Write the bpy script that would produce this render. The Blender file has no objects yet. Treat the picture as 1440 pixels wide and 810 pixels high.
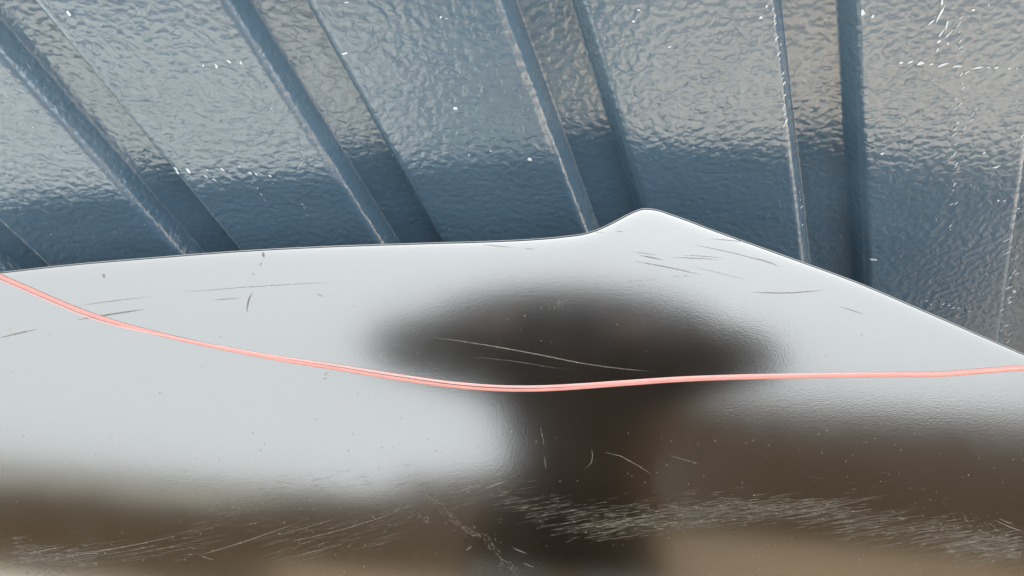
import bpy, bmesh, math, random
from mathutils import Vector, Matrix, Euler

random.seed(7)
scene = bpy.context.scene
COL = scene.collection

# ------------------------------------------------------------------ camera
H = 1.40                                  # lens height above the ground
PITCH = math.radians(44.1)                # looking down
FPX = 1040.0                              # focal length in photo pixels (1440 wide)
cam_d = bpy.data.cameras.new('camera')
cam_d.sensor_width = 36.0
cam_d.lens = 36.0 * FPX / 1440.0
cam_d.clip_start = 0.002
cam_d.clip_end = 500.0
cam = bpy.data.objects.new('camera', cam_d)
COL.objects.link(cam)
cam.location = (0, 0, H)
cam.rotation_euler = (math.pi / 2 - PITCH, 0, 0)
scene.camera = cam

# ------------------------------------------------------------------ daylight
SUN_EL, SUN_ROT = math.radians(56), math.radians(12)
world = bpy.data.worlds.new('World')
scene.world = world
world.use_nodes = True
wn, wl = world.node_tree.nodes, world.node_tree.links
wn.clear()
sky = wn.new('ShaderNodeTexSky')
sky.sky_type = 'NISHITA'
sky.sun_disc = False
sky.sun_elevation = SUN_EL
sky.sun_rotation = SUN_ROT
sky.dust_density = 4.0
sky.air_density = 1.0
sky.ozone_density = 1.5
hs = wn.new('ShaderNodeHueSaturation')
hs.inputs['Saturation'].default_value = 0.10      # thin overcast: whitish sky
bg = wn.new('ShaderNodeBackground')
bg.inputs['Strength'].default_value = 0.15
wo = wn.new('ShaderNodeOutputWorld')
wl.new(sky.outputs['Color'], hs.inputs['Color'])
# overcast luminance: the zenith is about three times as bright as the horizon (1 + 2 sin h) / 3
tcw = wn.new('ShaderNodeTexCoord')
sep = wn.new('ShaderNodeSeparateXYZ')
ma = wn.new('ShaderNodeMath'); ma.operation = 'MULTIPLY_ADD'
ma.inputs[1].default_value = 1.30; ma.inputs[2].default_value = 0.42; ma.use_clamp = False
mm = wn.new('ShaderNodeMath'); mm.operation = 'MAXIMUM'; mm.inputs[1].default_value = 0.3
vm = wn.new('ShaderNodeVectorMath'); vm.operation = 'SCALE'
wl.new(tcw.outputs['Generated'], sep.inputs[0])
wl.new(sep.outputs['Z'], ma.inputs[0])
wl.new(ma.outputs[0], mm.inputs[0])
wl.new(hs.outputs['Color'], vm.inputs[0])
wl.new(mm.outputs[0], vm.inputs['Scale'])
wl.new(vm.outputs['Vector'], bg.inputs['Color'])
wl.new(bg.outputs['Background'], wo.inputs['Surface'])

sun_d = bpy.data.lights.new('sun', 'SUN')
sun_d.energy = 1.4
sun_d.angle = math.radians(12)
sun_d.color = (1.0, 0.95, 0.87)
sun = bpy.data.objects.new('sun', sun_d)
COL.objects.link(sun)
sdir = Vector((math.sin(SUN_ROT) * math.cos(SUN_EL), math.cos(SUN_ROT) * math.cos(SUN_EL), math.sin(SUN_EL)))
sun.rotation_euler = sdir.to_track_quat('Z', 'Y').to_euler()
sun.location = (2, 4, 6)

vs = scene.view_settings
vs.view_transform = 'Standard'
vs.look = 'None'
vs.gamma = 1.0
vs.use_curve_mapping = False
vs.exposure = 2.7

# ------------------------------------------------------------------ helpers
def ray(px, py):
    """direction through a point of the photo (1440 x 810)"""
    a, b = (px - 720.0) / FPX, -(py - 405.0) / FPX
    c, s = math.cos(PITCH), math.sin(PITCH)
    return Vector((a, c + b * s, -s + b * c))

def link(o, parent=None):
    COL.objects.link(o)
    if parent is not None:
        o.parent = parent
    return o

def mesh_obj(name, verts, faces, mat, parent=None, smooth=True):
    me = bpy.data.meshes.new(name)
    me.from_pydata([tuple(v) for v in verts], [], faces)
    me.validate()
    if smooth:
        me.polygons.foreach_set('use_smooth', [True] * len(me.polygons))
    me.materials.append(mat)
    me.update()
    return link(bpy.data.objects.new(name, me), parent)

def empty(name, loc=(0, 0, 0)):
    o = bpy.data.objects.new(name, None)
    o.empty_display_size = 0.1
    o.location = loc
    return link(o)

def tag(o, label=None, cat=None, group=None, kind=None):
    if label: o['label'] = label
    if cat: o['category'] = cat
    if group: o['group'] = group
    if kind: o['kind'] = kind
    return o

def interp(tab, x):
    """smooth (monotone cubic) interpolation through a table of (x, y)"""
    n = len(tab)
    if x <= tab[0][0]:
        s = (tab[1][1] - tab[0][1]) / (tab[1][0] - tab[0][0])
        return tab[0][1] + s * (x - tab[0][0])
    if x >= tab[-1][0]:
        s = (tab[-1][1] - tab[-2][1]) / (tab[-1][0] - tab[-2][0])
        return tab[-1][1] + s * (x - tab[-1][0])
    i = 0
    while x > tab[i + 1][0]:
        i += 1
    def d(k): return (tab[k + 1][1] - tab[k][1]) / (tab[k + 1][0] - tab[k][0])
    def m(k):
        if k == 0: return d(0)
        if k == n - 1: return d(n - 2)
        a, b = d(k - 1), d(k)
        ha, hb = tab[k][0] - tab[k - 1][0], tab[k + 1][0] - tab[k][0]
        return (a * hb + b * ha) / (ha + hb)
    h = tab[i + 1][0] - tab[i][0]
    t = (x - tab[i][0]) / h
    y0, y1, m0, m1 = tab[i][1], tab[i + 1][1], m(i) * h, m(i + 1) * h
    t2, t3 = t * t, t * t * t
    return (2*t3 - 3*t2 + 1) * y0 + (t3 - 2*t2 + t) * m0 + (-2*t3 + 3*t2) * y1 + (t3 - t2) * m1

class Mat:
    def __init__(self, name):
        self.m = bpy.data.materials.new(name)
        self.m.use_nodes = True
        self.t = self.m.node_tree
        self.b = self.t.nodes['Principled BSDF']
        self.out = self.t.nodes['Material Output']
    def node(self, kind, **kw):
        n = self.t.nodes.new(kind)
        for k, v in kw.items():
            if k.startswith('i_'):
                n.inputs[k[2:].replace('_', ' ')].default_value = v
            else:
                setattr(n, k, v)
        return n
    def link(self, a, b): self.t.links.new(a, b)
    def set(self, **kw):
        for k, v in kw.items():
            self.b.inputs[k.replace('_', ' ')].default_value = v
        return self
    def coords(self, scale=(1, 1, 1), rot=(0, 0, 0)):
        tc = self.node('ShaderNodeTexCoord')
        mp = self.node('ShaderNodeMapping')
        mp.inputs['Scale'].default_value = scale
        mp.inputs['Rotation'].default_value = rot
        self.link(tc.outputs['Object'], mp.inputs['Vector'])
        return mp.outputs['Vector']
    def noise(self, vec, scale, detail=3, rough=0.5, dist=0.0):
        n = self.node('ShaderNodeTexNoise')
        n.inputs['Scale'].default_value = scale
        n.inputs['Detail'].default_value = detail
        n.inputs['Roughness'].default_value = rough
        n.inputs['Distortion'].default_value = dist
        self.link(vec, n.inputs['Vector'])
        return n.outputs['Fac']
    def ramp(self, fac, stops):
        r = self.node('ShaderNodeValToRGB')
        e = r.color_ramp.elements
        while len(e) < len(stops): e.new(0.5)
        for k, (p, c) in enumerate(stops):
            e[k].position = p
            e[k].color = (c, c, c, 1) if isinstance(c, float) else (*c, 1)
        self.link(fac, r.inputs['Fac'])
        return r.outputs['Color']
    def bump(self, height, dist, strength=1.0, normal=None):
        b = self.node('ShaderNodeBump')
        b.inputs['Strength'].default_value = strength
        b.inputs['Distance'].default_value = dist
        self.link(height, b.inputs['Height'])
        if normal is not None: self.link(normal, b.inputs['Normal'])
        return b.outputs['Normal']

# ------------------------------------------------------------------ materials
def wall_paint():
    w = Mat('blue_grey_paint')
    w.set(Roughness=0.20, IOR=2.0)
    v = w.coords((0.95, 1.0, 1.12), (0, math.radians(-6), 0))
    tone = w.noise(w.coords((1, 1, 1)), 7.0, 4, 0.6)
    w.link(w.ramp(tone, [(0.3, (0.071, 0.126, 0.176)), (0.7, (0.089, 0.152, 0.210))]), w.b.inputs['Base Color'])
    # orange peel: a nearly smooth skin with soft dimples, cut by short sharp creases
    peel = w.ramp(w.noise(v, 152.0, 0.9, 0.4, 0.05), [(0.22, 0.0), (0.78, 1.0)])
    worm = w.noise(w.coords((1.0, 1.0, 1.25), (0, math.radians(12), 0)), 112.0, 0.6, 0.5, 0.2)
    off = w.node('ShaderNodeMath', operation='SUBTRACT')
    w.link(worm, off.inputs[0]); off.inputs[1].default_value = 0.5
    ab = w.node('ShaderNodeMath', operation='ABSOLUTE')
    w.link(off.outputs[0], ab.inputs[0])
    line = w.ramp(ab.outputs[0], [(0.0, 0.0), (0.075, 1.0)])
    line.node.color_ramp.interpolation = 'EASE'
    gate = w.ramp(w.noise(v, 75.0, 1.0, 0.5), [(0.46, 1.0), (0.60, 0.0)])
    mx = w.node('ShaderNodeMath', operation='MAXIMUM')
    w.link(line, mx.inputs[0]); w.link(gate, mx.inputs[1])
    wave = w.noise(v, 22.0, 1.0, 0.5)
    n = w.bump(peel, 0.00048, 1.0)
    n = w.bump(mx.outputs[0], 0.00015, 1.0, n)
    n = w.bump(wave, 0.0005, 0.6, n)
    w.link(n, w.b.inputs['Normal'])
    return w.m

def black_paint():
    b = Mat('black_satin_paint')
    b.set(IOR=2.88)
    b.b.inputs['Specular Tint'].default_value = (0.965, 1.0, 0.985, 1)
    b.b.inputs['Base Color'].default_value = (0.0050, 0.0034, 0.0020, 1)
    v = b.coords()
    rg = b.noise(v, 9.0, 4, 0.6)
    b.link(b.ramp(rg, [(0.3, 0.148), (0.7, 0.185)]), b.b.inputs['Roughness'])
    g = b.noise(b.coords((0.9, 1, 1.4)), 680.0, 2.0, 0.55, 0.2)
    n = b.bump(g, 0.000065, 0.5)
    b.link(n, b.b.inputs['Normal'])
    return b.m

def plain(name, col, rough, ior=1.45, nscale=None, namp=0.25, bump=0.0):
    p = Mat(name)
    p.set(Roughness=rough, IOR=ior)
    p.b.inputs['Base Color'].default_value = (*col, 1)
    if nscale:
        f = p.noise(p.coords(), nscale, 4, 0.6)
        lo = tuple(c * (1 - namp) for c in col)
        hi = tuple(min(1, c * (1 + namp)) for c in col)
        p.link(p.ramp(f, [(0.3, lo), (0.7, hi)]), p.b.inputs['Base Color'])
        if bump:
            p.link(p.bump(f, bump), p.b.inputs['Normal'])
    return p.m

M_WALL = wall_paint()
M_BLACK = black_paint()
M_CHIP = plain('bare_primer', (0.60, 0.67, 0.72), 0.5, 1.5, 300, 0.15)
M_SCRATCH = plain('scratched_paint', (0.17, 0.158, 0.135), 0.6, 1.4, 400, 0.3)
M_SCRATCH.node_tree.nodes['Principled BSDF'].inputs['Alpha'].default_value = 0.62
def scuffed():
    w = Mat('scuffed_paint')
    w.set(Roughness=0.65, IOR=1.4)
    w.b.inputs['Base Color'].default_value = (0.135, 0.122, 0.096, 1)
    brk = w.noise(w.coords((0.35, 1, 1.4), (0, math.radians(-9), 0)), 420.0, 3.0, 0.7, 0.2)
    w.link(w.ramp(brk, [(0.36, 0.06), (0.70, 0.85)]), w.b.inputs['Alpha'])
    return w.m
M_SCUFF = scuffed()
M_DUST = plain('pale_dust', (0.16, 0.155, 0.14), 0.9)
M_CORD = plain('coral_pink_rubber', (0.47, 0.21, 0.178), 0.5, 1.5, 60, 0.06)
M_CORD2 = plain('pale_pink_rubber', (0.58, 0.31, 0.285), 0.3, 1.5, 60, 0.05)
def ground_mat():
    g = Mat('stained_concrete')
    g.set(Roughness=0.95, IOR=1.3)
    v = g.coords()
    sep = g.node('ShaderNodeSeparateXYZ')
    g.link(v, sep.inputs[0])
    big = g.noise(v, 0.9, 4, 0.6)
    mad = g.node('ShaderNodeMath', operation='MULTIPLY_ADD')
    g.link(sep.outputs['X'], mad.inputs[0]); mad.inputs[1].default_value = 0.22; g.link(big, mad.inputs[2])
    patch = g.ramp(mad.outputs[0], [(0.35, (0.375, 0.36, 0.305)), (0.75, (0.41, 0.33, 0.24))])
    fine = g.noise(v, 60.0, 5, 0.7)
    mix = g.node('ShaderNodeMix', data_type='RGBA', blend_type='MULTIPLY')
    mix.inputs[0].default_value = 1.0
    g.link(patch, mix.inputs[6]); g.link(g.ramp(fine, [(0.3, 0.7), (0.7, 1.25)]), mix.inputs[7])
    g.link(mix.outputs[2], g.b.inputs['Base Color'])
    g.link(g.bump(fine, 0.01), g.b.inputs['Normal'])
    return g.m
M_GROUND = plain('dark_earth', (0.095, 0.070, 0.045), 0.95, 1.3, 6.0, 0.3, 0.02)
M_PAVE = ground_mat()
M_BOARD = plain('dark_timber', (0.042, 0.026, 0.014), 0.9, 1.12, 5.0, 0.4, 0.004)
M_CLOTH = plain('dark_jacket_cloth', (0.028, 0.018, 0.010), 0.9, 1.12, 30, 0.3)
def outfit():
    o = Mat('dark_jacket_and_grey_trousers')
    o.set(Roughness=0.9, IOR=1.12)
    sp = o.node('ShaderNodeSeparateXYZ')
    o.link(o.coords(), sp.inputs[0])
    o.link(o.ramp(sp.outputs['Z'], [(0.775, (0.24, 0.235, 0.22)), (0.78, (0.026, 0.017, 0.010))]), o.b.inputs['Base Color'])
    return o.m
M_OUTFIT = outfit()
M_SKIN = plain('skin', (0.15, 0.085, 0.06), 0.5, 1.4)
M_HAIR = plain('dark_hair', (0.03, 0.022, 0.018), 0.6)
M_PHONE = plain('black_phone_case', (0.018, 0.016, 0.014), 0.7, 1.4)
M_SHOE = plain('black_shoe_rubber', (0.02, 0.02, 0.02), 0.6)

# ------------------------------------------------------------------ ground
GR = 60.0
gv, gf = [], []
NG = 24
for i in range(NG + 1):
    for j in range(NG + 1):
        gv.append((-GR + 2 * GR * i / NG, -GR + 2 * GR * j / NG, 0))
for i in range(NG):
    for j in range(NG):
        a = i * (NG + 1) + j
        gf.append((a, a + NG + 1, a + NG + 2, a + 1))
tag(mesh_obj('ground', gv, gf, M_GROUND, smooth=False), kind='structure')

pvv = [(-8, -2.05, 0), (8, -2.05, 0), (8, 0.80, 0), (-8, 0.80, 0), (-8, -2.05, .02), (8, -2.05, .02), (8, 0.80, .02), (-8, 0.80, .02)]
tag(mesh_obj('pavement', pvv, [(4, 5, 6, 7), (0, 1, 5, 4), (1, 2, 6, 5), (2, 3, 7, 6), (3, 0, 4, 7)], M_PAVE, smooth=False), kind='structure')  # unseen light strip, put in so the ribbed wall mirrors pale ground

# ------------------------------------------------------------------ ribbed wall
D = 0.55                                   # lens to wall, metres
LEAN = 542.0 / 1493.0                      # ribs run aslant: x grows by this per metre down
PITCH_X = 0.2065                           # rib spacing along a level line
GW, RUN, DEP = 0.0625, 0.0093, 0.0205      # groove width, slope run, depth
WALL_TOP, WALL_BOT = 2.15, 0.022

def wall_point(px, py, y=D):
    d = ray(px, py)
    return Vector((0, 0, H)) + d * (y / d.y)

# where the left lip of the third groove crosses the level of the top of the photo
p0 = wall_point(702, 0)
C0 = p0.x + LEAN * p0.z                    # x at z = 0 of that lip

wall = empty('metal_wall', (0, D, 0))
tag(wall, 'blue grey painted ribbed metal wall behind the black panel', 'wall')

def bevel_profile(pts, radii, n=5):
    """round the inner corners of an open polyline of (x, y)"""
    out = [pts[0]]
    for k in range(1, len(pts) - 1):
        p, a, b = Vector(pts[k]), Vector(pts[k - 1]), Vector(pts[k + 1])
        u, v = (a - p), (b - p)
        rr = min(radii[k - 1], u.length * 0.45, v.length * 0.45)
        s, e = p + u.normalized() * rr, p + v.normalized() * rr
        h = rr + min(0.0004, (u.length * .5 - rr) * .5)
        q = p + u.normalized() * h
        out.append((q.x, q.y))
        for i in range(n + 1):
            t = i / n
            q = s * (1 - t) ** 2 + p * 2 * t * (1 - t) + e * t * t
            out.append((q.x, q.y))
        h = rr + min(0.0004, (v.length * .5 - rr) * .5)
        q = p + v.normalized() * h
        out.append((q.x, q.y))
    out.append(pts[-1])
    return out

def strip(name, prof, nz=40):
    """a length of pressed sheet: profile (c, depth) drawn along the slanting ribs"""
    v, f = [], []
    n = len(prof)
    for k in range(nz + 1):
        z = WALL_BOT + (WALL_TOP - WALL_BOT) * k / nz
        for c, dy in prof:
            v.append((c - LEAN * z, dy, z))
    for k in range(nz):
        for i in range(n - 1):
            a = k * n + i
            f.append((a, a + 1, a + n + 1, a + n))
    o = mesh_obj(name, v, f, M_WALL, wall)
    s = o.modifiers.new('gauge', 'SOLIDIFY')
    s.thickness = 0.0012
    s.offset = -1.0
    es = o.modifiers.new('crease', 'EDGE_SPLIT')
    es.split_angle = math.radians(45)
    return o

M8 = 0.013                                 # rib part takes a little of the flat
for k in range(-10, 13):
    c = C0 + k * PITCH_X
    g = bevel_profile([(c - M8, 0), (c, 0), (c + RUN, DEP), (c + GW - RUN, DEP), (c + GW, 0), (c + GW + M8, 0)], (0.0056, 0.0018, 0.0018, 0.0056))
    strip('rib', g)
    a, b = c + GW + M8, c + PITCH_X - M8
    m = 8
    strip('flat_panel', [(a + (b - a) * i / m, 0) for i in range(m + 1)])

# paint chips on the wall: small bare flakes, all one part
def flake(v, f, centre, ax, ay, size, asp, rot, nrm_off):
    n = random.randint(5, 7)
    base = len(v)
    for i in range(n):
        t = 2 * math.pi * i / n + random.uniform(-.3, .3)
        r = size * random.uniform(.55, 1.15)
        x, y = math.cos(t) * r * asp, math.sin(t) * r / asp
        xr, yr = x * math.cos(rot) - y * math.sin(rot), x * math.sin(rot) + y * math.cos(rot)
        v.append(centre + ax * xr + ay * yr + nrm_off)
    f.append(tuple(range(base, base + n)))

def groove_depth(x, z):
    c = (x + LEAN * z - C0) % PITCH_X
    if c >= GW: return 0.0
    if c < RUN: return DEP * c / RUN
    if c > GW - RUN: return DEP * (GW - c) / RUN
    return DEP

cv, cf = [], []
AX, AZ = Vector((1, 0, 0)), Vector((0, 0, 1))
def chip(px, py, size_px, asp=1.0, rot=0.0):
    p = wall_point(px, py)
    dep = groove_depth(p.x, p.z)
    p = wall_point(px, py, D + dep)
    sz = size_px * 0.43 * (p - Vector((0, 0, H))).length / FPX
    flake(cv, cf, p - Vector((0, D, 0)), AX, AZ * 1.3, sz, asp, rot, Vector((0, -0.0004, 0)))

def chip_line(pts, step, size, asp=1.4, rot=1.2, jit=2.0, prob=0.85):
    for (x0, y0), (x1, y1) in zip(pts, pts[1:]):
        L = math.hypot(x1 - x0, y1 - y0)
        n = max(1, int(L / step))
        for i in range(n):
            if random.random() > prob: continue
            t = (i + random.random()) / n
            chip(x0 + (x1 - x0) * t + random.gauss(0, jit), y0 + (y1 - y0) * t + random.gauss(0, jit * .7),
                 size * random.uniform(.5, 1.2), asp * random.uniform(.8, 1.2), rot + random.uniform(-.5, .5))

for x, y, s, a, r in [(97, 19, 7, 1.0, .8), (304, 92, 6, 1.2, 1.4), (322, 86, 6, 1.4, -.6), (339, 88, 5, 1, 0), (286, 92, 3, 1, 1),
                      (484, 75, 6, 2.2, .15), (640, 152, 6, 1.4, -.2), (745, 224, 7, 1.3, -.3), (247, 237, 6, 1.2, -1), (265, 240, 7, 1.4, -1.2),
                      (250, 242, 5, 1.2, -1), (292, 239, 4, 1.5, -.5), (313, 238, 5, 1.5, -.5), (323, 241, 3, 1.3, -.5), (337, 234, 4, 1.3, .3),
                      (352, 243, 5, 1.8, -.5), (361, 245, 4, 1.5, -.7), (290, 248, 5, 1.8, -.8), (302, 253, 4, 1.8, -.6), (380, 247, 4, 1.4, -.7),
                      (1240, 216, 5, 1.2, .3), (1070, 24, 6, 1.1, .3), (1078, 9, 4, 1, 0), (1213, 18, 8, 1.2, -1), (1227, 23, 5, 1, 1),
                      (1229, 365, 7, 2.2, -.15), (1267, 88, 5, 1.5, .1), (1280, 87, 6, 1.6, .3), (1294, 89, 8, 1.7, .15), (1310, 90, 5, 1.5, .1),
                      (1326, 91, 8, 2.2, .3), (1346, 93, 7, 2.4, .1), (1376, 95, 6, 2.6, .1), (1390, 95, 3, 1.5, 0), (1401, 95, 4, 1.8, 0),
                      (1419, 96, 3, 1.5, 0), (1430, 96, 3, 1.5, 0), (1322, 20, 9, 2.4, 1.5), (1324, 3, 6, 1.6, -1), (1320, 58, 6, 1.2, .5),
                      (1323, 47, 6, 2.0, 1.2), (1331, 36, 8, 2.2, -1.3), (1334, 48, 7, 2.0, 1), (1333, 61, 4, 1.5, -1), (1318, 70, 4, 1.4, 1),
                      (1310, 31, 5, 2, .7), (1368, 14, 4, 1.6, .1), (1390, 7, 3, 1, 0), (1426, 410, 7, 1.3, -.4), (1384, 215, 4, 1.4, .2),
                      (1400, 235, 5, 2.0, .1), (1405, 233, 3, 1.6, .1), (1437, 191, 4, 1.2, 1), (620, 24, 4, 1.4, .5), (628, 26, 3, 1.4, 0),
                      (487, 3, 5, 2, .1), (898, 14, 4, 1.6, 0), (891, 30, 4, 1.4, 0), (941, 66, 4, 2.0, .3), (660, 218, 3, 1, 0), (690, 212, 3, 1, 0)]:
    chip(x, y, s, a, r)
chip_line([(1087, 0), (1091, 40), (1099, 90), (1103, 150), (1104, 190)], 7, 4.0, 1.7, 1.3, 1.4, .8)
chip_line([(1121, 235), (1125, 275), (1129, 320)], 9, 3.2, 1.7, 1.4, 1.0, .7)
chip_line([(1348, 18), (1351, 60), (1353, 110), (1346, 165), (1343, 230), (1341, 280), (1334, 330)], 7, 3.4, 1.9, 1.0, 2.2, .8)
chip_line([(1372, 152), (1362, 176), (1358, 185)], 6, 3.2, 1.7, .8, 1.5, .9)
chip_line([(1418, 330), (1424, 370), (1418, 420), (1408, 455), (1424, 480)], 6, 4.0, 1.9, 1.0, 5.0, .8)
chip_line([(1303, 424), (1350, 432), (1365, 440)], 7, 3.2, 1.5, .4, 4.0, .8)
chip_line([(1400, 275), (1440, 300)], 8, 3.0, 1.6, .3, 6.0, .6)
chip_line([(972, 207), (1035, 206)], 6, 2.2, 1.8, 0, 1.0, .6)
chip_line([(425, 228), (418, 238)], 4, 2.4, 2.0, .9, .7, 1)
chip_line([(362, 262), (374, 285)], 6, 2.0, 2.0, -1.0, .7, .8)
chip_line([(425, 285), (431, 302)], 4, 2.4, 2.0, -1.0, 1.0, .9)
for _ in range(120):
    chip(random.uniform(-200, 1600), random.uniform(-150, 480), random.uniform(0.7, 1.7), random.uniform(1, 1.5), random.uniform(0, 3))
tag(mesh_obj('paint_chip', cv, cf, M_CHIP, wall, smooth=False), kind='stuff')

# ------------------------------------------------------------------ black panel
# the face is a curved sheet: y = f(z + c x^2) + k x, leaning back to the wall at the top
KX, CX = -0.10, 0.03
SLOPE = [(-1.45, .12), (-0.95, .16), (-0.70, .46), (-0.60, .68), (-0.53, .86), (-0.47, .99), (-0.42, 1.08), (-0.30, 1.15), (-0.1, 1.2)]
Z0, DZ = -1.45, 0.0025
prof_y = [0.0]
zz = Z0
while zz < 0.0:
    prof_y.append(prof_y[-1] + DZ * interp(SLOPE, zz + DZ / 2))
    zz += DZ
def fz(z):
    t = max(0.0, min(len(prof_y) - 1.001, (z - Z0) / DZ))
    i = int(t)
    return prof_y[i] + (prof_y[i + 1] - prof_y[i]) * (t - i)
F_OFF = 0.0
def surf_y(x, z):
    """face of the panel; z is measured from the lens height"""
    return fz(z + CX * x * x) + KX * x + F_OFF
# the middle of the top edge sits just short of the wall
d_ = ray(600, 340)
t_ = 0.880 * D / d_.y
F_OFF = 0.880 * D - surf_y(d_.x * t_, d_.z * t_)

def on_panel(px, py):
    d = ray(px, py)
    lo, hi = 0.05, 3.0
    for _ in range(50):
        t = (lo + hi) / 2
        if d.y * t < surf_y(d.x * t, d.z * t): lo = t
        else: hi = t
    return d * lo                                   # relative to the lens

def pnormal(x, z):
    e = 0.002
    n = Vector(((surf_y(x + e, z) - surf_y(x - e, z)) / (2 * e), -1, (surf_y(x, z + e) - surf_y(x, z - e)) / (2 * e)))
    return n.normalized()

EDGE = [(-800, 500), (-320, 418), (-150, 398), (0, 382.5), (100, 371.5), (200, 363), (330, 353), (450, 346.5), (600, 341.5), (700, 338.5), (750, 336),
        (790, 332.5), (830, 326), (850, 318.5), (870, 308.5), (888, 299), (905, 293), (921, 294), (945, 301.5), (1000, 322),
        (1100, 358), (1210, 398.5), (1300, 437), (1440, 498), (1600, 565), (1850, 640), (2300, 720)]
cols = []
px = -800.0
while px < 2300:
    cols.append(px)
    px += 3.0 if 780 < px < 1010 else 9.0
E = [on_panel(px, interp(EDGE, px) + 3.0) for px in cols]

panel = empty('black_panel', (0, 0.1, 0))
tag(panel, 'scratched glossy black panel leaning in front of the ribbed wall', 'panel')
PO = Vector((0, 0.1, 0))
def P(v): return Vector((v.x, v.y, v.z + H)) - PO

NR = 90
pv, pf = [], []
ncol = len(cols)
rows = []
for j in range(NR + 1):
    t = 1 - j / NR
    rows.append(t)
grid = {}
def add(v):
    pv.append(P(v)); return len(pv) - 1
lip = 0.0014
def edge_frame(i):
    a, b = E[max(0, i - 1)], E[min(ncol - 1, i + 1)]
    T = (b - a).normalized()
    N = pnormal(E[i].x, E[i].z)
    O = N.cross(T)
    if O.z < 0: O = -O
    return T, N, O.normalized()
for i in range(ncol):
    e = E[i]
    column = []
    zb = -H + 0.022
    for j in range(NR + 1):
        u = j / NR
        z = zb + (e.z - zb) * (1 - (1 - u) ** 2.2)
        q = Vector((e.x, surf_y(e.x, z), z))
        N = pnormal(e.x, z)
        dist = (e.z - z) / max(0.2, N.cross(Vector((1, 0, 0))).length * 0.72)
        sink = 0.0004 * math.exp(-(dist / 0.0030))
        column.append(add(q - N * sink))
    T, N, O = edge_frame(i)
    for th in (20, 40, 60, 80, 95):
        r = math.radians(th)
        column.append(add(e - N * 0.0004 + O * lip * math.sin(r) + N * lip * (math.cos(r) - 1)))
    grid[i] = column
for i in range(ncol - 1):
    A, B = grid[i], grid[i + 1]
    for j in range(len(A) - 1):
        pf.append((A[j], B[j], B[j + 1], A[j + 1]))
face = mesh_obj('panel_face', pv, pf, M_BLACK, panel)
sd = face.modifiers.new('gauge', 'SOLIDIFY'); sd.thickness = 0.0012; sd.offset = -1
es = face.modifiers.new('crease', 'EDGE_SPLIT'); es.split_angle = math.radians(45)

# turned-back flange along the top edge
fv, ff = [], []
for i in range(ncol):
    T, N, O = edge_frame(i)
    e = E[i]
    for k, (o, n) in enumerate([(lip, 1.0 * lip), (lip * .97, 2.0 * lip), (lip * .6, 5 * lip), (0, 8 * lip)]):
        fv.append(P(e - N * 0.0004 + O * o - N * n))
for i in range(ncol - 1):
    for k in range(3):
        a = i * 4 + k
        ff.append((a, a + 4, a + 5, a + 1))
fl = mesh_obj('edge_flange', fv, ff, M_BLACK, panel)
sd = fl.modifiers.new('gauge', 'SOLIDIFY'); sd.thickness = 0.001; sd.offset = 1

# --- scratches and scuffs, thin slivers of broken paint on the face
sv, sf = [], []
def sliver(pts, width_px, lift=0.00018):
    """pts in photo pixels; tapers to both ends"""
    base = len(sv)
    n = len(pts)
    for k, (x, y) in enumerate(pts):
        a, b = pts[max(0, k - 1)], pts[min(n - 1, k + 1)]
        tx, ty = b[0] - a[0], b[1] - a[1]
        l = math.hypot(tx, ty) or 1
        nx, ny = -ty / l, tx / l
        u = k / (n - 1)
        w = width_px * (0.15 + 0.85 * math.sin(math.pi * min(1, max(0, u))) ** 0.6) * 0.5
        for s in (-1, 1):
            q = on_panel(x + nx * w * s, y + ny * w * s)
            sv.append(P(q + pnormal(q.x, q.z) * lift))
    for k in range(n - 1):
        a = base + 2 * k
        sf.append((a, a + 1, a + 3, a + 2))

def scratch(pts, width, seg=6):
    tab = pts
    if abs(pts[-1][0] - pts[0][0]) >= abs(pts[-1][1] - pts[0][1]):
        s = sorted(pts)
        n = max(3, int((s[-1][0] - s[0][0]) / 18))
        sliver([(s[0][0] + (s[-1][0] - s[0][0]) * i / n, interp(s, s[0][0] + (s[-1][0] - s[0][0]) * i / n)) for i in range(n + 1)], width)
    else:
        s = sorted([(b, a) for a, b in pts])
        n = max(3, int((s[-1][0] - s[0][0]) / 10))
        ys = [s[0][0] + (s[-1][0] - s[0][0]) * i / n for i in range(n + 1)]
        sliver([(interp(s, y), y) for y in ys], width)

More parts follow.
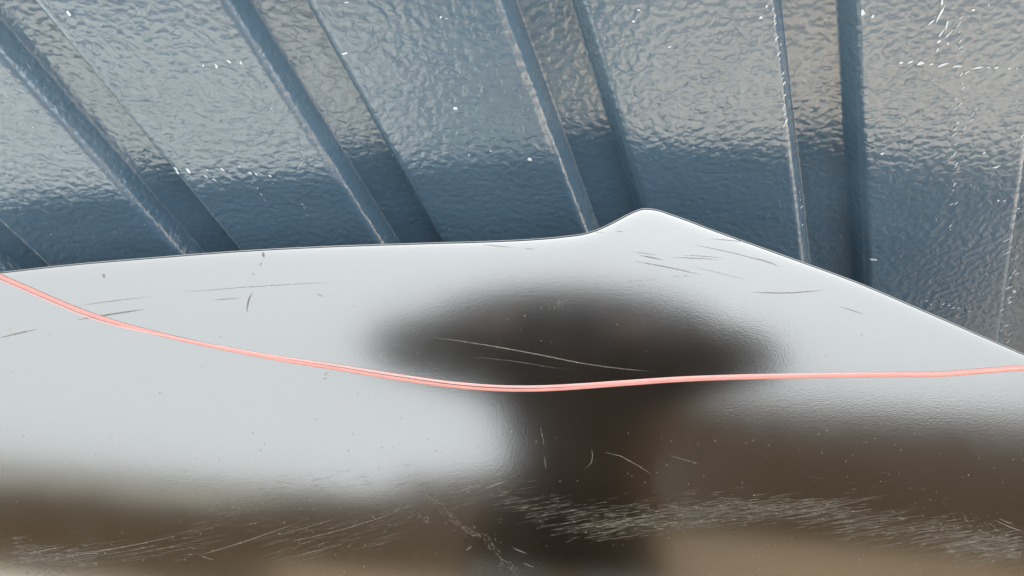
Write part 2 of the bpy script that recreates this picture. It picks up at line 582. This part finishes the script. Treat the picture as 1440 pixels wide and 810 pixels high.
for pts, w in [
    # upper left
    ([(0, 475), (25, 469), (52, 463)], 2.4), ([(108, 450), (150, 443), (202, 435)], 2.6), ([(112, 430), (160, 423), (212, 417)], 1.0),
    ([(258, 411), (330, 405), (460, 397)], .9), ([(300, 422), (338, 419)], 1.2), ([(446, 413), (454, 417)], 1.4),
    ([(355, 412), (350, 420), (348, 430), (347, 440)], 2.4), ([(352, 414), (349, 428)], 1.6), ([(369, 354), (371, 362)], 4.0), ([(368, 369), (365, 374)], 1.6),
    ([(357, 384), (356, 387)], 2.0), ([(145, 385), (147, 391)], 4.0), ([(456, 528), (462, 523)], 1.4), ([(454, 533), (460, 532)], 1.2),
    # below the corner
    ([(889, 354), (905, 356), (925, 359)], .9), ([(899, 359), (915, 362), (932, 365.5)], 1.7), ([(890, 367), (940, 376), (985, 386)], 1.5),
    ([(945, 362), (975, 363), (1010, 365)], 1.2), ([(958, 359), (985, 360), (1018, 363)], .9), ([(998, 336), (1030, 338), (1056, 341)], 1.0),
    ([(975, 344), (1040, 358), (1090, 372)], 1.0), ([(1060, 362), (1085, 370), (1098, 376)], 1.2), ([(1057, 411), (1110, 412), (1158, 408)], 1.7),
    ([(1180, 431), (1200, 437), (1216, 443)], 1.2), ([(970, 374), (1020, 386), (1050, 394)], .6), ([(680, 344), (720, 348)], 1.0),
    ([(738, 349), (752, 351)], 1.0), ([(866, 325), (878, 326)], .9), ([(830, 325), (850, 327)], .7),
    # middle of the reflection
    ([(608, 474), (650, 480), (700, 488), (760, 499), (820, 511), (880, 519), (912, 522)], 1.6), 
    ([(660, 501), (730, 509), (800, 521)], .5), 
    ([(850, 636), (880, 644), (905, 660), (918, 668)], 1.3), ([(832, 632), (832, 650), (822, 660)], 1.1), ([(760, 600), (766, 630)], .9),
    ([(765, 640), (768, 660)], 1.0), ([(940, 640), (985, 653)], .9), ([(776, 430), (790, 424), (806, 416)], 1.0),
    # lower
    ([(280, 781), (330, 766), (380, 749), (420, 735)], 1.3), ([(280, 781), (303, 788)], 1.2), ([(60, 790), (130, 777), (200, 764), (250, 753)], 1.3),
    ([(30, 779), (90, 769)], 1.6), ([(24, 792), (70, 784)], 1.6), ([(410, 762), (480, 745), (560, 720)], 1.0), ([(420, 745), (470, 730)], 1.0),
    ([(400, 785), (480, 766)], 1.0), ([(682, 687), (712, 676)], 2.2), ([(640, 692), (690, 677)], 1.6), ([(655, 774), (664, 768)], 2.0),
    ([(1398, 731), (1420, 741), (1440, 748)], 1.6), ([(1404, 729), (1425, 738)], 1.2), ([(720, 770), (742, 779)], 1.4), ([(736, 792), (752, 798)], 1.4),
]:
    scratch(pts, w)

tag(mesh_obj('scratch', sv, sf, M_SCRATCH, panel, smooth=False), kind='stuff')
sv, sf = [], []

def scuff(poly, n, slope, lmin, lmax, wmin, wmax, spread):
    """a field of broken parallel streaks along a band"""
    for _ in range(n):
        x = random.uniform(poly[0][0], poly[-1][0])
        y = interp(poly, x) + random.gauss(0, spread)
        L = random.uniform(lmin, lmax)
        if random.random() < .12: L *= 2.4
        sl = slope + random.gauss(0, .035)
        pts = [(x + L * t, y + sl * L * t + math.sin(t * 3 + x) * .3) for t in (-.5, -.2, .15, .5)]
        sliver(pts, random.uniform(wmin, wmax) * 1.0)

scuff([(700, 694), (760, 716), (860, 728), (960, 722), (1010, 716)], 420, -.17, 4, 26, .3, .9, 13)
scuff([(830, 744), (950, 733), (1100, 716), (1190, 722)], 420, -.15, 6, 40, .3, 1.0, 8)
scuff([(960, 716), (1100, 712), (1220, 722)], 330, -.15, 5, 36, .3, 1.0, 10)
scuff([(850, 738), (960, 724), (1060, 716)], 200, -.16, 2, 10, .6, 1.3, 11)
scuff([(1180, 742), (1260, 748), (1340, 752), (1430, 772)], 420, -.17, 6, 44, .3, .9, 11)
scuff([(1330, 772), (1380, 766), (1440, 774)], 140, -.22, 6, 40, .3, 1.0, 11)
scuff([(560, 690), (640, 694), (705, 684)], 90, -.28, 4, 24, .3, .8, 10)
scuff([(270, 742), (380, 722), (470, 702)], 120, -.22, 4, 24, .25, 0.7, 17)
scuff([(20, 772), (60, 780), (130, 782)], 230, -.16, 4, 36, .3, 1.0, 9)
scuff([(300, 712), (400, 690), (520, 672)], 90, -.2, 4, 22, .2, .5, 12)
scuff([(380, 775), (470, 752), (580, 722)], 90, -.27, 8, 48, .25, .7, 15)
scuff([(30, 790), (120, 786), (300, 760)], 90, -.16, 14, 70, .3, .8, 10)
scuff([(780, 740), (900, 734), (1060, 720), (1220, 726), (1330, 748), (1435, 768)], 110, -.16, 30, 85, .3, .8, 10)
scuff([(1330, 770), (1380, 768), (1440, 774)], 120, -.22, 14, 60, .4, 1.0, 10)
scuff([(380, 770), (480, 760), (560, 748)], 80, -.26, 6, 40, .3, .8, 16)
scuff([(1100, 690), (1300, 705), (1440, 730)], 60, -.1, 2, 10, .3, .7, 22)
# the two crumbled scrapes running down to the right
def crumbs(line, n, spread, smin, smax):
    for _ in range(n):
        t = random.random() * (len(line) - 1)
        i = min(len(line) - 2, int(t)); u = t - i
        x = line[i][0] + (line[i + 1][0] - line[i][0]) * u + random.gauss(0, spread)
        y = line[i][1] + (line[i + 1][1] - line[i][1]) * u + random.gauss(0, spread * .7)
        L = random.uniform(smin, smax); a = random.choice([.75, .75, -.4, 1.1]) + random.gauss(0, .2)
        sliver([(x - L * math.cos(a) / 2, y - L * math.sin(a) / 2), (x, y), (x + L * math.cos(a) / 2, y + L * math.sin(a) / 2)], random.uniform(.7, 1.9))
crumbs([(598, 690), (625, 718), (655, 745), (672, 752)], 130, 4, 2, 8)
crumbs([(676, 745), (690, 770), (715, 795), (728, 808)], 90, 5, 2, 7)
crumbs([(562, 706), (585, 722), (604, 736)], 40, 3, 2, 7)
crumbs([(590, 684), (615, 705)], 30, 8, 2, 6)
crumbs([(30, 770), (45, 790), (60, 805)], 60, 8, 2, 6)
crumbs([(1345, 725), (1390, 745), (1432, 770)], 70, 9, 2, 7)
crumbs([(772, 430), (790, 425)], 40, 5, 1.5, 4)
crumbs([(880, 398), (940, 390), (980, 388)], 16, 2, 1.5, 3.5)
tag(mesh_obj('scuff', sv, sf, M_SCUFF, panel, smooth=False), kind='stuff')

dv, df = [], []
for _ in range(420):
    x, y = random.uniform(-150, 1500), random.uniform(420, 850)
    if y < interp(EDGE, x) + 20 or (y < 600 and random.random() < .6): continue
    q = on_panel(x, y)
    N = pnormal(q.x, q.z)
    ax = Vector((1, 0, 0)); ay = N.cross(ax).normalized()
    flake(dv, df, P(q), ax, ay, random.uniform(.0003, .00065), random.uniform(1, 1.5), random.uniform(0, 3), N * 0.0003)
tag(mesh_obj('dust_speck', dv, df, M_DUST, panel, smooth=False), kind='stuff')

# ------------------------------------------------------------------ pink cord lying across the panel
CORD = [(-70, 350), (-40, 369), (0, 389), (40, 406.5), (80, 424), (120, 440), (160, 453), (240, 473), (330, 492), (400, 505), (480, 517.5),
        (560, 530.5), (640, 541.5), (700, 546), (760, 546.3), (820, 543), (880, 538.5), (960, 533), (1040, 530), (1120, 528.3), (1240, 526.5),
        (1335, 525.2), (1365, 522.8), (1400, 520), (1440, 517), (1520, 511)]
cord = empty('pink_cord', (0, 0, 0))
q = on_panel(720, 546)
cord.location = (q.x, q.y, q.z + H)
tag(cord, 'thin coral pink rubber cord draped in a sagging curve across the black panel', 'cord')
CO = Vector((q.x, q.y, q.z))
def ribbon(name, mat, side, width, height, lift):
    """side(px) gives the offset in pixels across the run"""
    v, f = [], []
    xs = []
    x = -66.0
    while x < 1515:
        xs.append(x); x += 8
    ns = 12
    for x in xs:
        y = interp(CORD, x)
        q = on_panel(x, y + side(x))
        q1 = on_panel(x + 4, interp(CORD, x + 4) + side(x + 4))
        N = pnormal(q.x, q.z)
        T = (q1 - q).normalized()
        B = N.cross(T).normalized()
        w = width(x) * 0.87
        for i in range(ns):
            a = 2 * math.pi * i / ns
            ca, sa = math.cos(a), math.sin(a)
            ex = math.copysign(abs(ca) ** .75, ca) * w * .5
            ez = math.copysign(abs(sa) ** .8, sa) * height * .5
            v.append(q + B * ex + N * (ez + height * .5 + lift) - CO)
    for k in range(len(xs) - 1):
        for i in range(ns):
            a, b = k * ns + i, k * ns + (i + 1) % ns
            f.append((a, b, b + ns, a + ns))
    f.append(tuple(range(ns)))
    f.append(tuple(range((len(xs) - 1) * ns, len(xs) * ns)))
    return mesh_obj(name, v, f, mat, cord)
def main_side(x): return interp([(-70, -.8), (100, -.8), (300, 1.0), (1000, 1.4), (1300, .3), (1500, 0)], x)
def main_w(x): return interp([(-70, .0044), (100, .0042), (350, .0036), (1000, .0034), (1320, .0050), (1500, .0054)], x)
def thin_side(x): return interp([(-70, 4.5), (60, 4.2), (130, 4.4), (260, 0), (380, -1.9), (1000, -1.8), (1250, -1.4), (1340, 0), (1500, 0)], x)
def thin_w(x): return interp([(-70, .0011), (100, .0012), (260, .0012), (400, .0018), (900, .0026), (1200, .0018), (1330, .001), (1500, .001)], x)
ribbon('main_strand', M_CORD, main_side, main_w, .0008, .0001)
ribbon('thin_strand', M_CORD2, thin_side, thin_w, .0009, .0001)

# ------------------------------------------------------------------ what the panel mirrors: person with phone, fence, behind the lens
def skin_body(name, joints, edges, mat, parent, sub=2):
    me = bpy.data.meshes.new(name)
    names = list(joints)
    me.from_pydata([joints[n][0] for n in names], [(names.index(a), names.index(b)) for a, b in edges], [])
    o = link(bpy.data.objects.new(name, me), parent)
    sk = o.modifiers.new('skin', 'SKIN')
    sk.use_smooth_shade = True
    for i, n in enumerate(names):
        r = joints[n][1]
        me.skin_vertices[0].data[i].radius = (r, r) if not isinstance(r, tuple) else r
    me.skin_vertices[0].data[0].use_root = True
    ss = o.modifiers.new('sub', 'SUBSURF'); ss.levels = sub; ss.render_levels = sub
    me.materials.append(mat)
    return o

PY = -0.38
person = empty('person', (0, PY, 0))
tag(person, 'person in dark clothes holding a phone, seen as a blurred reflection in the panel', 'person')
SZ = 0.95
J = {'pelvis': ((0, 0, .92), (.15, .11)), 'waist': ((0, .01, 1.08), (.118, .09)), 'chest': ((0, .03, 1.28), (.125, .09)),
     'neck': ((0, .05, 1.44), .06), 'skull': ((0, .07, 1.50), .062)}
ED = [('pelvis', 'waist'), ('waist', 'chest'), ('chest', 'neck'), ('neck', 'skull')]
for s, t in ((-1, 'l'), (1, 'r')):
    J.update({'sh' + t: ((s * .16, .06, 1.435), .08), 'el' + t: ((s * .37, .20, 1.435), .085), 'wr' + t: ((s * .15, .342, 1.375), .046),
              'hip' + t: ((s * .095, 0, .86), .095), 'knee' + t: ((s * .11, .02, .48), .065), 'ank' + t: ((s * .12, -.02, .09), .042)})
    ED += [('chest', 'sh' + t), ('sh' + t, 'el' + t), ('el' + t, 'wr' + t), ('pelvis', 'hip' + t), ('hip' + t, 'knee' + t), ('knee' + t, 'ank' + t)]
for k_ in J:
    if not k_.startswith('wr'):
        (x_, y_, z_), r_ = J[k_]
        J[k_] = ((x_, y_, z_ * (SZ if k_ in ('neck', 'skull') else 1.0)), r_)
skin_body('body', J, ED, M_OUTFIT, person)

def lathe_ellipsoid(name, c, r, mat, parent, nu=24, nv=16, fn=None):
    v, f = [], []
    for j in range(nv + 1):
        b = math.pi * j / nv
        for i in range(nu):
            a = 2 * math.pi * i / nu
            p = Vector((math.sin(b) * math.cos(a), math.sin(b) * math.sin(a), math.cos(b)))
            if fn: p = fn(p)
            v.append(Vector(c) + Vector((p.x * r[0], p.y * r[1], p.z * r[2])))
    for j in range(nv):
        for i in range(nu):
            f.append((j * nu + i, (j + 1) * nu + i, (j + 1) * nu + (i + 1) % nu, j * nu + (i + 1) % nu))
    return mesh_obj(name, v, f, mat, parent)

def face_shape(p):
    q = p.copy()
    if p.z < 0: q.x *= 1 + .28 * p.z; q.y *= 1 + .1 * p.z
    if p.y > 0.5:                                      # nose, brow and chin
        nose = math.exp(-(p.x / .13) ** 2 - ((p.z + .12) / .16) ** 2)
        q.y += .22 * nose * (p.y - .5) * 2
        eye = math.exp(-((abs(p.x) - .36) / .14) ** 2 - ((p.z - .08) / .1) ** 2)
        q.y -= .12 * eye
        q.y += .05 * math.exp(-(p.x / .3) ** 2 - ((p.z + .8) / .2) ** 2)
    return q
lathe_ellipsoid('head', (0, .09, 1.615 * SZ), (.078, .098, .118), M_SKIN, person, 32, 24, face_shape)
def hair_shape(p):
    q = p.copy()
    if p.z < .25 and p.y > 0: q.y = p.y * .45
    return q
lathe_ellipsoid('hair', (0, .082, 1.645 * SZ), (.087, .104, .105), M_HAIR, person, 28, 16, hair_shape)
for s in (-1, 1):
    lathe_ellipsoid('ear', (s * .080, .08, 1.60 * SZ), (.012, .022, .034), M_SKIN, person, 12, 8)
    lathe_ellipsoid('eye', (s * .029, .174, 1.622 * SZ), (.013, .010, .009), M_PHONE, person, 12, 8)
    lathe_ellipsoid('shoe', (s * .125, .06, .045), (.05, .14, .045), M_SHOE, person, 16, 10)
    # a hand closed round the end of the phone: palm, four fingers and a thumb as one skinned surface
    hj = {'wrist': ((s * .15, .342, 1.375), .026), 'palm': ((s * .108, .352, 1.372), (.030, .016))}
    he = [('wrist', 'palm')]
    for k in range(4):
        z = 1.402 - .019 * k
        r = .0085 - .0006 * k
        hj.update({f'a{k}': ((s * .102, .370, z), r), f'b{k}': ((s * .086, .384, z - .004), r * .95), f'c{k}': ((s * (.066 + .004 * k), .380, z - .01), r * .85)})
        he += [('palm', f'a{k}'), (f'a{k}', f'b{k}'), (f'b{k}', f'c{k}')]
    hj.update({'t1': ((s * .098, .342, 1.350), .010), 't2': ((s * .074, .342, 1.352), .008)})
    he += [('palm', 't1'), ('t1', 't2')]
    skin_body('hand', hj, he, M_SKIN, person, 1)

def box_mesh(name, c, s, mat, parent=None, rot=None, bev=0.0):
    bm = bmesh.new()
    bmesh.ops.create_cube(bm, size=1)
    bmesh.ops.scale(bm, vec=s, verts=bm.verts)
    if bev: bmesh.ops.bevel(bm, geom=list(bm.edges), offset=bev, segments=3, affect='EDGES')
    me = bpy.data.meshes.new(name)
    bm.to_mesh(me); bm.free()
    me.materials.append(mat)
    o = link(bpy.data.objects.new(name, me), parent)
    o.location = c
    if rot: o.rotation_euler = rot
    return o

# phone: its back faces the panel, the lens sits at its corner
phone = empty('phone', (0, 0, H))
phone.rotation_euler = (math.pi / 2 - PITCH, 0, 0)
tag(phone, 'black phone held level in two hands in front of the panel', 'phone')
box_mesh('phone_body', (.055, -.025, .0085), (.150, .072, .008), M_PHONE, phone, None, .0025)
for yy in (-.012, -.030):
    lathe_ellipsoid('camera_lens', (.0, yy if yy < -.02 else -.0295 + .0, .0052), (.006, .006, .0012), M_PHONE, phone, 16, 8) if yy < -.02 else None

# brimmed hat, added to darken and widen the blob in the reflection
hv, hf = [], []
HP = [(.0, .125), (.05, .122), (.082, .105), (.098, .05), (.102, .0), (.18, -.014), (.27, -.03), (.285, -.034), (.27, -.036), (.18, -.021), (.10, -.008)]
for r_, z_ in HP:
    for i in range(32):
        a = 2 * math.pi * i / 32
        hv.append((r_ * 1.15 * math.cos(a) * (1 if r_ < .1 else 1.05), .085 + r_ * (1.08 if r_ < .11 else .80) * math.sin(a), 1.69 * SZ + z_))
for j in range(len(HP) - 1):
    for i in range(32):
        hf.append((j * 32 + i, (j + 1) * 32 + i, (j + 1) * 32 + (i + 1) % 32, j * 32 + (i + 1) % 32))
mesh_obj('added_hat', hv, hf, M_CLOTH, person)

# unseen fence and shed behind the person, added to mirror as low dark bands
fa, fb = Vector((-6.5, -2.9, 0)), Vector((-0.05, -2.35, 0))
fence = empty('stand_in_fence', (fa + fb) / 2)
FO = (fa + fb) / 2
tag(fence, 'unseen stand-in board fence, dark timber, added to mirror as a dark blur at the left of the panel', 'fence')
L = (fb - fa).length
dirv = (fb - fa).normalized()
ang = math.atan2(dirv.y, dirv.x)
nb = int(L / .155)
proto = None
for k in range(nb):
    p = fa + dirv * (L * (k + .5) / nb) - FO
    if proto is None:
        proto = o = box_mesh('board', p, (.145, .022, 1.3), M_BOARD, fence, None, .003)
    else:
        o = proto.copy(); COL.objects.link(o); o.parent = fence
    o.location = p + Vector((0, random.uniform(-.004, .004), .655 + random.uniform(-.01, .01)))
    u_ = (k + .5) / nb
    sc_ = random.uniform(.92, 1.10) * interp([(0, .82), (.55, .86), (.78, 1.0), (.92, 1.36), (1, 1.52)], u_)
    o.location.z *= sc_; o.scale.z = sc_
    o.rotation_euler = (random.uniform(-.01, .01), 0, ang)
for zz_ in (.25, 1.05):
    box_mesh('rail', Vector((dirv.y, -dirv.x, 0)) * .045 + Vector((0, 0, zz_)), (L, .05, .09), M_BOARD, fence, (0, 0, ang), .004)

SX0, SX1, SY0, SY1, SH = 0.35, 6.2, -4.4, -7.4, 1.95
shed = empty('shed', ((SX0 + SX1) / 2, (SY0 + SY1) / 2, 0))
tag(shed, 'unseen stand-in shed, tan with dark roof, added to mirror as a brown blur in the panel', 'shed')
SC = Vector(((SX0 + SX1) / 2, (SY0 + SY1) / 2, 0))
M_TAN = plain('tan_render', (0.155, 0.112, 0.072), 0.9, 1.4, 3.0, 0.2, 0.002)
M_ROOF = plain('dark_roof_felt', (0.022, 0.0135, 0.007), 0.9, 1.12, 8.0, 0.3, 0.002)
yr = (SY0 + SY1) / 2
wv = []
for x in (SX0, SX1):
    for (y, z) in ((SY0, 0), (SY0, SH), (yr, SH + 3.0), (SY1, SH), (SY1, 0)):
        wv.append(Vector((x, y, z)) - SC)
mesh_obj('wall', wv, [(0, 1, 2, 3, 4), (9, 8, 7, 6, 5), (0, 5, 6, 1), (3, 8, 9, 4)], M_TAN, shed, smooth=False)
for sgn, y_e in ((1, SY0), (-1, SY1)):
    run = (yr - y_e)
    ang_r = math.atan2(3.0, abs(run))
    ln = math.hypot(3.0, run) + .25
    c = Vector((SC.x, (yr + y_e) / 2, SH + 1.5)) - SC + Vector((0, sgn * .10, .02))
    box_mesh('roof_slope', c, (SX1 - SX0 + .3, ln, .05), M_ROOF, shed, (-sgn * ang_r, 0, 0), .004)
box_mesh('door', Vector((3.4, SY0 + .025, .90)) - SC, (.8, .04, 1.6), M_BOARD, shed, None, .004)

# unseen low wall, added for the tan patch at the bottom of the reflection
lw = box_mesh('stand_in_low_wall', (-.72, -2.16, .28), (1.3, .12, .56), M_TAN, None, None, .006)
tag(lw, 'unseen low tan wall added in front of the board fence to mirror as a tan patch', 'wall')

# unseen pale wall beyond the fence, added to soften the reflected dark edge
bw = empty('stand_in_pale_wall', (-4.6, -3.7, 0))
tag(bw, 'unseen pale grey wall with coping beyond the board fence, added as a mid-grey layer in the reflection', 'wall')
M_PALE = plain('weathered_render', (0.20, 0.19, 0.16), 0.9, 1.4, 2.5, 0.2, 0.002)
box_mesh('wall_body', (0, 0, .82), (7.6, .16, 1.64), M_PALE, bw, None, .005)
box_mesh('coping', (0, 0, 1.675), (7.7, .24, .06), M_PALE, bw, None, .008)
